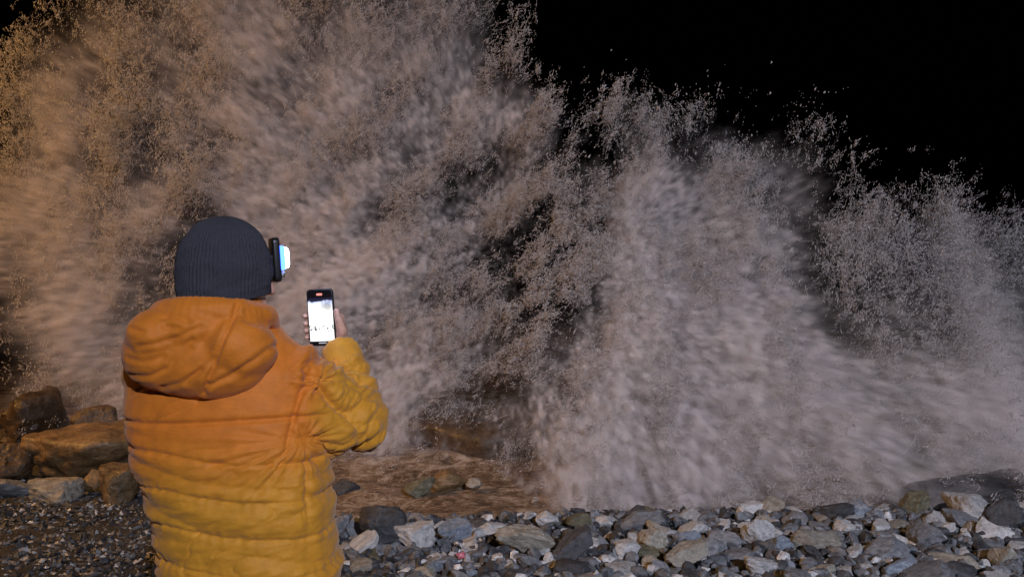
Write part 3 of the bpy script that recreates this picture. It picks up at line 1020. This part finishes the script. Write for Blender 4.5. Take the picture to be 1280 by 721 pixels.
def build_hood():
    bm = bmesh.new()
    rot = Matrix.Rotation(R(8), 4, 'Y')
    ell(bm, P(246, 446, 1.785), (.166, .080, .098), rot)
    ell(bm, P(204, 440, 1.775), (.09, .075, .090), rot)
    ell(bm, P(300, 432, 1.785), (.088, .085, .075), Matrix.Rotation(R(30), 4, 'Y'))
    ell(bm, P(200, 418, 1.76), (.072, .075, .062))
    ell(bm, P(240, 410, 1.77), (.10, .07, .06))
    # collar opening round the neck
    for k in range(20):
        a, b = 2 * math.pi * k / 20, 2 * math.pi * (k + 1) / 20
        def q(t):
            return (-.712 + .118 * math.cos(t), 1.865 + .115 * math.sin(t), 1.530 - .018 * math.sin(t) - .03 * max(0, math.sin(t)))
        cone(bm, q(a), .036, q(b), .036, 24)
    me, v, n = remesh(bm, .005, 10, .5)
    x, y, z = v.T
    disp = .004 * fbm(v * 5, 2)
    # creases and panel seams of the hood, traced as lines on its back
    def line(pts, depth, width):
        pts = [P(a, b, 1.71) for a, b in pts]
        best = np.full(len(v), 9.0)
        for a, b in zip(pts, pts[1:]):
            ax, az, bx, bz = a.x, a.z, b.x, b.z
            t = np.clip(((x - ax) * (bx - ax) + (z - az) * (bz - az)) / ((bx - ax) ** 2 + (bz - az) ** 2), 0, 1)
            best = np.minimum(best, np.hypot(x - ax - t * (bx - ax), z - az - t * (bz - az)))
        best = best + .002 * noise3(v * 40)
        return (-depth * np.exp(-(best / width) ** 2) + .45 * depth * np.exp(-((best - 2.6 * width) / (1.4 * width)) ** 2)) * smooth(1.86, 1.80, y)
    disp += line([(288, 380), (284, 415), (268, 455), (250, 492)], .006, .0045)
    disp += line([(342, 425), (318, 450), (286, 470), (258, 482)], .005, .0045)
    for pts in ([(205, 398), (222, 396), (238, 402)], [(208, 408), (226, 410)], [(178, 432), (200, 428), (226, 420), (252, 408)],
                [(214, 452), (226, 440), (240, 424)], [(156, 470), (186, 470), (214, 458), (238, 436)], [(196, 486), (226, 478), (252, 462)],
                [(232, 478), (250, 462), (268, 448)], [(160, 448), (182, 452), (206, 446)], [(300, 400), (320, 408), (336, 420)], [(166, 410), (184, 414)]):
        disp += line(pts, .0034, .0045)
    pk = 1 - np.abs(np.sin(np.arctan2(y - 1.865, x + .712) * 26)) * 1.6
    disp += .0010 * pk * smooth(1.525, 1.55, z)
    setco(me, v + n * disp[:, None])
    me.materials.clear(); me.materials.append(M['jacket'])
    a = me.attributes.new('light_tint', 'FLOAT', 'POINT'); a.data.foreach_set('value', np.full(len(v), .92, np.float32))
    o = obj('hood', me, None)
    o.parent = jacket
    return o
build_hood()

def build_cuff():
    bm = bmesh.new()
    d = (WR_R - EL_R).normalized()
    up = d.cross(Vector((0, 1, 0))).normalized(); sd = d.cross(up)
    prof = [(-.05, .049), (-.035, .055), (-.01, .054), (.012, .054), (.030, .048), (.038, .040), (.036, .033), (.0, .030), (-.05, .030)]
    rings = []
    for t, r in prof:
        rings.append([bm.verts.new(WR_R + d * (t + .02) + (up * math.cos(a) + sd * math.sin(a)) * (r + .0022 * math.sin(a * 9 + t * 90)))
                      for a in np.linspace(0, 2 * math.pi, 48, endpoint=False)])
    for A, B in zip(rings, rings[1:] + rings[:1]):
        for k in range(48):
            bm.faces.new((A[k], A[(k + 1) % 48], B[(k + 1) % 48], B[k]))
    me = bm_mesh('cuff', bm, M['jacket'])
    a = me.attributes.new('light_tint', 'FLOAT', 'POINT'); a.data.foreach_set('value', np.zeros(len(me.vertices), np.float32))
    o = obj('cuff', me, None); o.parent = jacket
build_cuff()

# --- phone placement is needed by the hand
PH_C = P(402, 396.5, 2.14)
PH_W, PH_H, PH_T = .076, .157, .009
PH_ROT = Matrix.Rotation(R(-2.5), 4, 'Y') @ Matrix.Rotation(R(-9), 4, 'Z') @ Matrix.Rotation(R(4), 4, 'X')
def ph(x, y, z):
    return PH_C + (PH_ROT @ Vector((x, y, z)))

def build_body():
    parts = []
    # head, neck, trunk, arms and legs in one skin
    bm = bmesh.new()
    rot = Matrix.Rotation(YAW, 4, 'Z')
    def hp(f, s, u): return HEAD + HF * f + HS * s + Vector((0, 0, u))
    ell(bm, hp(-.008, 0, .003), (.072, .092, .096), rot, 240)
    ell(bm, hp(.03, 0, -.05), (.062, .068, .085), rot, 200)      # jaw and face
    cone(bm, hp(.095, 0, -.02), .009, hp(.112, 0, -.055), .014)  # nose
    cone(bm, hp(.092, -.018, -.088), .009, hp(.092, .018, -.088), .009)   # lips
    cone(bm, hp(.078, -.012, -.122), .018, hp(.078, .012, -.122), .018)   # chin
    cone(bm, hp(.085, -.045, .008), .011, hp(.085, .045, .008), .011)     # brow
    for s in (-1, 1):
        ell(bm, hp(-.005, s * .078, -.03), (.012, .02, .033), rot, 60)    # ears
    cone(bm, hp(-.01, 0, -.08), .056, (-.70, 1.90, 1.46), .062)
    cone(bm, (-.70, 1.90, 1.40), .10, (-.69, 1.90, 1.15), .11)
    cone(bm, (-.69, 1.90, 1.15), .11, (-.67, 1.90, .95), .12)
    for a, b, c in ((SH_R, EL_R, WR_R), (SH_L, EL_L, WR_L)):
        cone(bm, (-.70, 1.90, 1.42), .07, a, .055); cone(bm, a, .05, b, .04); cone(bm, b, .04, c, .028)
    for s in (-1, 1):
        hip = Vector((-.67 + s * .09, 1.90, .92)); kn = Vector((-.67 + s * .11, 1.92, .50)); an = Vector((-.67 + s * .12, 1.89, .09))
        cone(bm, hip, .085, kn, .052); cone(bm, kn, .052, an, .036); cone(bm, an - Vector((0, .02, .04)), .035, an + Vector((s * .02, .15, -.06)), .026)
    # left hand resting in front, out of sight of the camera
    hd = Vector((.12, .02, 0)).normalized()
    cone(bm, WR_L, .026, WR_L + hd * .07, .032)
    me, v, n = remesh(bm, .006, 5)
    setco(me, v); parts.append(me)
    # right hand closed round the phone
    bm = bmesh.new()
    def fing(pts, rs):
        for (a, b), (r0, r1) in zip(zip(pts, pts[1:]), zip(rs, rs[1:])):
            cone(bm, a, r0, b, r1, 50)
    palm0 = ph(.030, .030, -.070); palm1 = ph(.040, .028, -.020)
    cone(bm, WR_R + Vector((0, 0, -.03)), .029, ph(.030, .030, -.085), .028)
    cone(bm, ph(.030, .030, -.085), .028, palm0, .027)
    hull(bm, np.concatenate([sphere_pts(ph(.044, .024, -.005), .013), sphere_pts(ph(.044, .026, -.075), .017), sphere_pts(ph(.006, .026, -.082), .015), sphere_pts(ph(.020, .026, -.012), .012)]))
    zs = [.004, -.017, -.037, -.056]; ex = [.0, .003, .0, -.004]; rr = [.0088, .0092, .0088, .0078]
    for zf, e, r in zip(zs, ex, rr):
        fing([ph(.032, .026, zf - .012), ph(-.004, .021, zf - .003), ph(-.036 + e * .3, .017, zf), ph(-.0475, .004, zf + .001), ph(-.0455, -.0085, zf + .002)], [r * 1.1, r * 1.05, r, r * .92, r * .8])
    # thumb along the right edge
    fing([ph(.040, .022, -.070), ph(.053, .008, -.040), ph(.051, -.002, -.008), ph(.047, -.006, .016)], [.020, .0165, .0120, .0090])
    me, v, n = remesh(bm, .0024, 4)
    setco(me, v); parts.append(me)
    bm = bmesh.new()
    for m in parts: bm.from_mesh(m)
    me = bpy.data.meshes.new('body'); bm.to_mesh(me); bm.free()
    me.polygons.foreach_set('use_smooth', np.ones(len(me.polygons), bool))
    me.materials.clear(); me.materials.append(M['skin'])
    o = obj('body', me, person)
    for s in (-1, 1):
        bm = bmesh.new(); bmesh.ops.create_uvsphere(bm, u_segments=20, v_segments=12, radius=.0125)
        e = obj('eye', recenter(bm_mesh('eye', bm, M['eye']), (0, 0, 0)), None); e.parent = o
        e.location = hp(.080, s * .031, -.014)
        bm = bmesh.new(); bmesh.ops.create_uvsphere(bm, u_segments=16, v_segments=10, radius=.0065)
        i = obj('eye', bm_mesh('iris', bm, M['iris']), None); i.name = 'iris'; i.parent = o
        i.location = hp(.0875, s * .031, -.014)
    return o
build_body()

def build_beanie():
    bm = bmesh.new()
    seg, rib = 288, 72
    zz = np.concatenate([[-.100, -.106, -.110, -.110], np.linspace(-.107, .112, 60) ])
    up = np.clip((zz + .035) / .1475, 0, 1)
    rr = (1 - up ** 2.3) ** .5
    rr *= 1 - .05 * smooth(-.03, -.11, zz)
    rr[:3] = [.86, .90, .93]
    rr += .012 * (smooth(-.05, -.058, zz) * smooth(-.115, -.10, zz))
    rows = []
    k5 = np.array([1, 2, 3, 2, 1]) / 9
    zz = np.convolve(np.pad(zz, 2, 'edge'), k5, 'valid'); rr = np.convolve(np.pad(rr, 2, 'edge'), k5, 'valid')
    a = np.linspace(0, 2 * math.pi, seg, endpoint=False)
    for z, r in zip(zz, rr):
        amp = .0016 * min(1, r * 1.3)
        lump = .004 * fbm(np.stack([np.cos(a) * 2, np.sin(a) * 2, a * 0 + z * 22], -1), 3)
        rad = r + (amp * np.cos(a * rib) + lump) / .1
        fwd, side = .1125 * np.cos(a) * rad, .0935 * np.sin(a) * rad
        tilt = -.10 * fwd + .006 * np.cos(a)
        rows.append([bm.verts.new(HEAD + HF * f + HS * s + Vector((0, 0, .019 + z * .97 + f * (.01 + .22 * float(smooth(-.02, -.10, z)))))) for f, s, t in zip(fwd, side, tilt)])
    for A, B in zip(rows, rows[1:]):
        for k in range(seg):
            bm.faces.new((A[k], A[(k + 1) % seg], B[(k + 1) % seg], B[k]))
    bm.faces.new(rows[-1])
    me = bm_mesh('beanie', bm, M['knit'])
    return obj('beanie', me, person)
build_beanie()

def build_hair():
    bm = bmesh.new()
    rot = Matrix.Rotation(YAW, 4, 'Z')
    ell(bm, HEAD + HF * -.022 + Vector((0, 0, -.02)), (.082, .088, .085), rot, 200)
    me, v, n = remesh(bm, .006, 2)
    setco(me, v + n * (.003 * fbm(v * 60, 2))[:, None])
    me.materials.clear(); me.materials.append(M['hair'])
    obj('hair', me, person)
build_hair()

def build_legs():
    bm = bmesh.new()
    cone(bm, (-.72, 1.90, .93), .135, (-.62, 1.90, .93), .135)
    for s in (-1, 1):
        hip = Vector((-.67 + s * .09, 1.90, .90)); kn = Vector((-.67 + s * .11, 1.92, .50)); an = Vector((-.67 + s * .12, 1.89, .13))
        cone(bm, hip, .115, kn, .085); cone(bm, kn, .085, an, .078)
    me, v, n = remesh(bm, .009, 8)
    d = .009 * (1 - np.abs(fbm(v * np.array([6, 6, 14.]), 3)) * 2)
    setco(me, v + n * d[:, None]); me.materials.clear(); me.materials.append(M['denim'])
    obj('trousers', me, person)
    for s in (-1, 1):
        an = Vector((-.67 + s * .12, 1.89, .12))
        bm = bmesh.new()
        cone(bm, an, .06, an - Vector((0, .012, .06)), .056)
        cone(bm, an - Vector((0, .02, .068)), .05, an + Vector((s * .025, .16, -.078)), .042)
        me, v, n = remesh(bm, .007, 5)
        v[:, 2] = np.maximum(v[:, 2], .022); setco(me, v); me.materials.clear(); me.materials.append(M['boot'])
        b = obj('boot', me, person)
        bm = bmesh.new()
        c0 = an - Vector((0, .02, 0)); c1 = an + Vector((s * .025, .16, 0))
        pts = []
        for zz_ in (.0, .024):
            for c, r in ((c0, .054), (c1, .05)):
                for k in range(16):
                    t = 2 * math.pi * k / 16
                    pts.append((c.x + r * math.cos(t), c.y + r * math.sin(t), zz_))
        hull(bm, pts)
        so = obj('sole', bm_mesh('sole', bm, M['sole'], False), None); so.parent = b
build_legs()

# ------------------------------------------------------------------ phone
def rounded_slab(w, h, t, r, seg=8, bev=.0015):
    bm = bmesh.new()
    pts = []
    for cx, cz, a0 in ((w / 2 - r, h / 2 - r, 0), (-w / 2 + r, h / 2 - r, 90), (-w / 2 + r, -h / 2 + r, 180), (w / 2 - r, -h / 2 + r, 270)):
        for k in range(seg + 1):
            a = R(a0 + 90 * k / seg)
            pts.append((cx + r * math.cos(a), -t / 2, cz + r * math.sin(a)))
    f = bm.faces.new([bm.verts.new(p) for p in pts])
    e = bmesh.ops.extrude_face_region(bm, geom=[f])
    bmesh.ops.translate(bm, verts=[g for g in e['geom'] if isinstance(g, bmesh.types.BMVert)], vec=(0, t, 0))
    bmesh.ops.recalc_face_normals(bm, faces=bm.faces[:])
    if bev:
        ed = [q for q in bm.edges if len(q.link_faces) == 2 and q.calc_face_angle() > 1.2]
        bmesh.ops.bevel(bm, geom=ed, offset=bev, segments=3, affect='EDGES', profile=.5)
    return bm

def screen_material():
    m = bpy.data.materials.new('phone screen')
    m.use_nodes = True
    nt = m.node_tree
    nt.nodes.remove(nt.nodes['Principled BSDF'])
    tc = nt.nodes.new('ShaderNodeTexCoord')
    sp = nt.nodes.new('ShaderNodeSeparateXYZ')
    nt.links.new(tc.outputs['Object'], sp.inputs[0])
    def mth(op, a, b=None):
        n = nt.nodes.new('ShaderNodeMath'); n.operation = op
        for k, v in enumerate((a, b)):
            if v is None: continue
            if isinstance(v, (int, float)): n.inputs[k].default_value = v
            else: nt.links.new(v, n.inputs[k])
        return n.outputs[0]
    z, x = sp.outputs['Z'], sp.outputs['X']
    n1 = noise_node(nt, 55, 3, .5); n2 = noise_node(nt, 140, 3, .6)
    # live picture between the black bars: white spray, dark notch of night sky, small dark rocks
    edge = mth('ADD', mth('MULTIPLY', mth('SUBTRACT', n1, .5), .02), .038)
    cloud = ramp(nt, mth('ADD', mth('MULTIPLY', mth('SUBTRACT', z, edge), 60.0), .5), [(0.0, (1, 1, 1)), (0.7, (.55, .62, .9)), (1.0, (.012, .012, .03))])
    # patch of grey blue at right of the picture
    d1 = mth('SQRT', mth('ADD', mth('POWER', mth('SUBTRACT', x, .018), 2.0), mth('POWER', mth('SUBTRACT', z, .032), 2.0)))
    patch = ramp(nt, mth('ADD', mth('MULTIPLY', d1, 40.0), mth('MULTIPLY', mth('SUBTRACT', n1, .5), 1.0)), [(0.3, .45), (0.8, 1.0)])
    rocks = ramp(nt, n2, [(0.40, .12), (0.48, 1.0)])
    band = ramp(nt, mth('MULTIPLY', mth('ABSOLUTE', mth('ADD', z, .030)), 60.0), [(0.3, 0.0), (.75, 1.0)])
    rk = mth('MAXIMUM', rocks, band)
    mul = mth('MULTIPLY', patch, rk)
    mx = N(nt, 'ShaderNodeMix', data_type='RGBA', blend_type='MULTIPLY'); mx.inputs[0].default_value = 1
    nt.links.new(cloud, mx.inputs[6]); nt.links.new(mul, mx.inputs[7])
    # black bars at both ends
    inb = mth('MULTIPLY', mth('LESS_THAN', z, .0545), mth('GREATER_THAN', z, -.0655))
    mx2 = N(nt, 'ShaderNodeMix', data_type='RGBA', blend_type='MIX')
    nt.links.new(inb, mx2.inputs[0]); mx2.inputs[6].default_value = (.004, .004, .006, 1)
    nt.links.new(mx.outputs[2], mx2.inputs[7])
    em = nt.nodes.new('ShaderNodeEmission'); em.inputs[1].default_value = 1.5
    nt.links.new(mx2.outputs[2], em.inputs[0])
    gl = nt.nodes.new('ShaderNodeBsdfGlossy'); gl.inputs['Roughness'].default_value = .08; gl.inputs[0].default_value = (.03, .03, .03, 1)
    ad = nt.nodes.new('ShaderNodeAddShader')
    nt.links.new(em.outputs[0], ad.inputs[0]); nt.links.new(gl.outputs[0], ad.inputs[1])
    nt.links.new(ad.outputs[0], nt.nodes['Material Output'].inputs['Surface'])
    return m

def build_phone():
    root = empty('smartphone', PH_C)
    root.rotation_euler = PH_ROT.to_euler()
    tag(root, 'black smartphone held upright in the raised hand, screen bright white', 'phone')
    def part(name, me, loc):
        o = bpy.data.objects.new(name, me); link(o); o.parent = root; o.location = loc
        return o
    part('case', bm_mesh('case', rounded_slab(PH_W, PH_H, PH_T, .011), M['black_plastic']), (0, 0, 0))
    s = part('screen', bm_mesh('screen', rounded_slab(PH_W - .006, PH_H - .006, .001, .008, bev=0), screen_material(), False), (0, -PH_T / 2 - .0001, 0))
    b = bm_mesh('record_timer', rounded_slab(.017, .006, .0004, .0028, bev=0), emit('record red', (1.0, .30, .26), 1.3), False)
    o = bpy.data.objects.new('record_timer', b); link(o); o.parent = s; o.location = (0, -.0009, .064)
    b = bm_mesh('mode_bar', rounded_slab(.022, .003, .0004, .0013, bev=0), emit('mode white', (.8, .82, .9), .7), False)
    o = bpy.data.objects.new('mode_bar', b); link(o); o.parent = s; o.location = (0, -.0009, -.0705)
    bm = rounded_slab(.030, .032, .003, .007)
    c = part('camera_bump', bm_mesh('camera_bump', bm, M['black_plastic']), (-.017, PH_T / 2 + .001, .056))
build_phone()

# ------------------------------------------------------------------ headlamp
def build_headlamp():
    c = HEAD + HF * .121 + Vector((0, 0, .022))
    root = empty('headlamp', c)
    root.rotation_euler = (R(4), 0, YAW)
    tag(root, 'black headlamp with glowing blue white light clipped to the beanie', 'headlamp')
    def part(name, me, loc, rot=(0, 0, 0)):
        o = bpy.data.objects.new(name, me); link(o); o.parent = root; o.location = loc; o.rotation_euler = rot
        return o
    part('housing', bm_mesh('housing', rounded_slab(.052, .112, .018, .012, bev=.004), M['black_plastic']), (0, 0, 0))
    part('led_light', bm_mesh('led_light', rounded_slab(.046, .052, .018, .013, bev=.006), M['led']), (0, .0225, .004))
    part('halo', bm_mesh('halo', rounded_slab(.058, .062, .012, .014, bev=.004), M['halo']), (0, .0145, .004))
    part('clip', bm_mesh('clip', rounded_slab(.03, .05, .012, .006, bev=.003), M['black_plastic']), (0, -.0125, -.01))
    part('hinge', bm_mesh('hinge', rounded_slab(.044, .014, .010, .005, bev=.003), M['steel']), (0, .013, -.038))
build_headlamp()

# ------------------------------------------------------------------ street lamps behind and beside the camera
def street_lamp(loc, aim, height, arm, mat, col, watts, label, cone_deg):
    root = empty('street_lamp', loc)
    tag(root, label, 'street lamp')
    loc = Vector(loc); aim = Vector(aim)
    d = Vector((aim.x - loc.x, aim.y - loc.y, 0)).normalized()
    def part(name, bm, m): return obj(name, bm_mesh(name, bm, m), root)
    bm = bmesh.new(); cone(bm, loc + Vector((0, 0, .05)), .075, loc + Vector((0, 0, height)), .045); part('pole', bm, M['steel'])
    bm = bmesh.new(); cone(bm, loc + Vector((0, 0, -.02)), .14, loc + Vector((0, 0, .12)), .11); part('base', bm, M['steel'])
    tip = loc + Vector((0, 0, height + .15)) + d * arm
    bm = bmesh.new(); cone(bm, loc + Vector((0, 0, height - .02)), .035, tip, .03); part('arm', bm, M['steel'])
    bm = bmesh.new(); hull(bm, np.concatenate([sphere_pts(tip + d * .0 + Vector((0, 0, .02)), .08), sphere_pts(tip + d * .55 + Vector((0, 0, .02)), .11)])); hd = part('lamp_head', bm, M['steel'])
    bm = bmesh.new(); ell(bm, tip + d * .42 - Vector((0, 0, .085)), (.13, .13, .05)); ln = part('lens', bm, mat)
    L = bpy.data.lights.new('lamp_light', 'SPOT')
    L.energy = watts; L.color = col; L.spot_size = R(cone_deg); L.spot_blend = 1.0; L.shadow_soft_size = .3
    o = bpy.data.objects.new('lamp_light', L); link(o)
    pos = tip + d * .42 - Vector((0, 0, .20))
    o.location = pos
    o.rotation_euler = (aim - pos).to_track_quat('-Z', 'Y').to_euler()
    o.parent = root; o.matrix_parent_inverse = Matrix.Translation(-root.location)
street_lamp((-9.0, 3.5, 0), (-3.6, 7.9, 2.0), 5.6, .6, M['sodium'], (1.0, .50, .14), SODIUM_W, 'tall steel street lamp glowing sodium orange beside the boulders', 116)
street_lamp((6.0, -14.0, 0), (2.8, 7.5, 1.4), 9.0, .8, M['whitelamp'], (.78, .81, 1.0), LED_W, 'tall steel street lamp with white light behind the stone bank', 50)
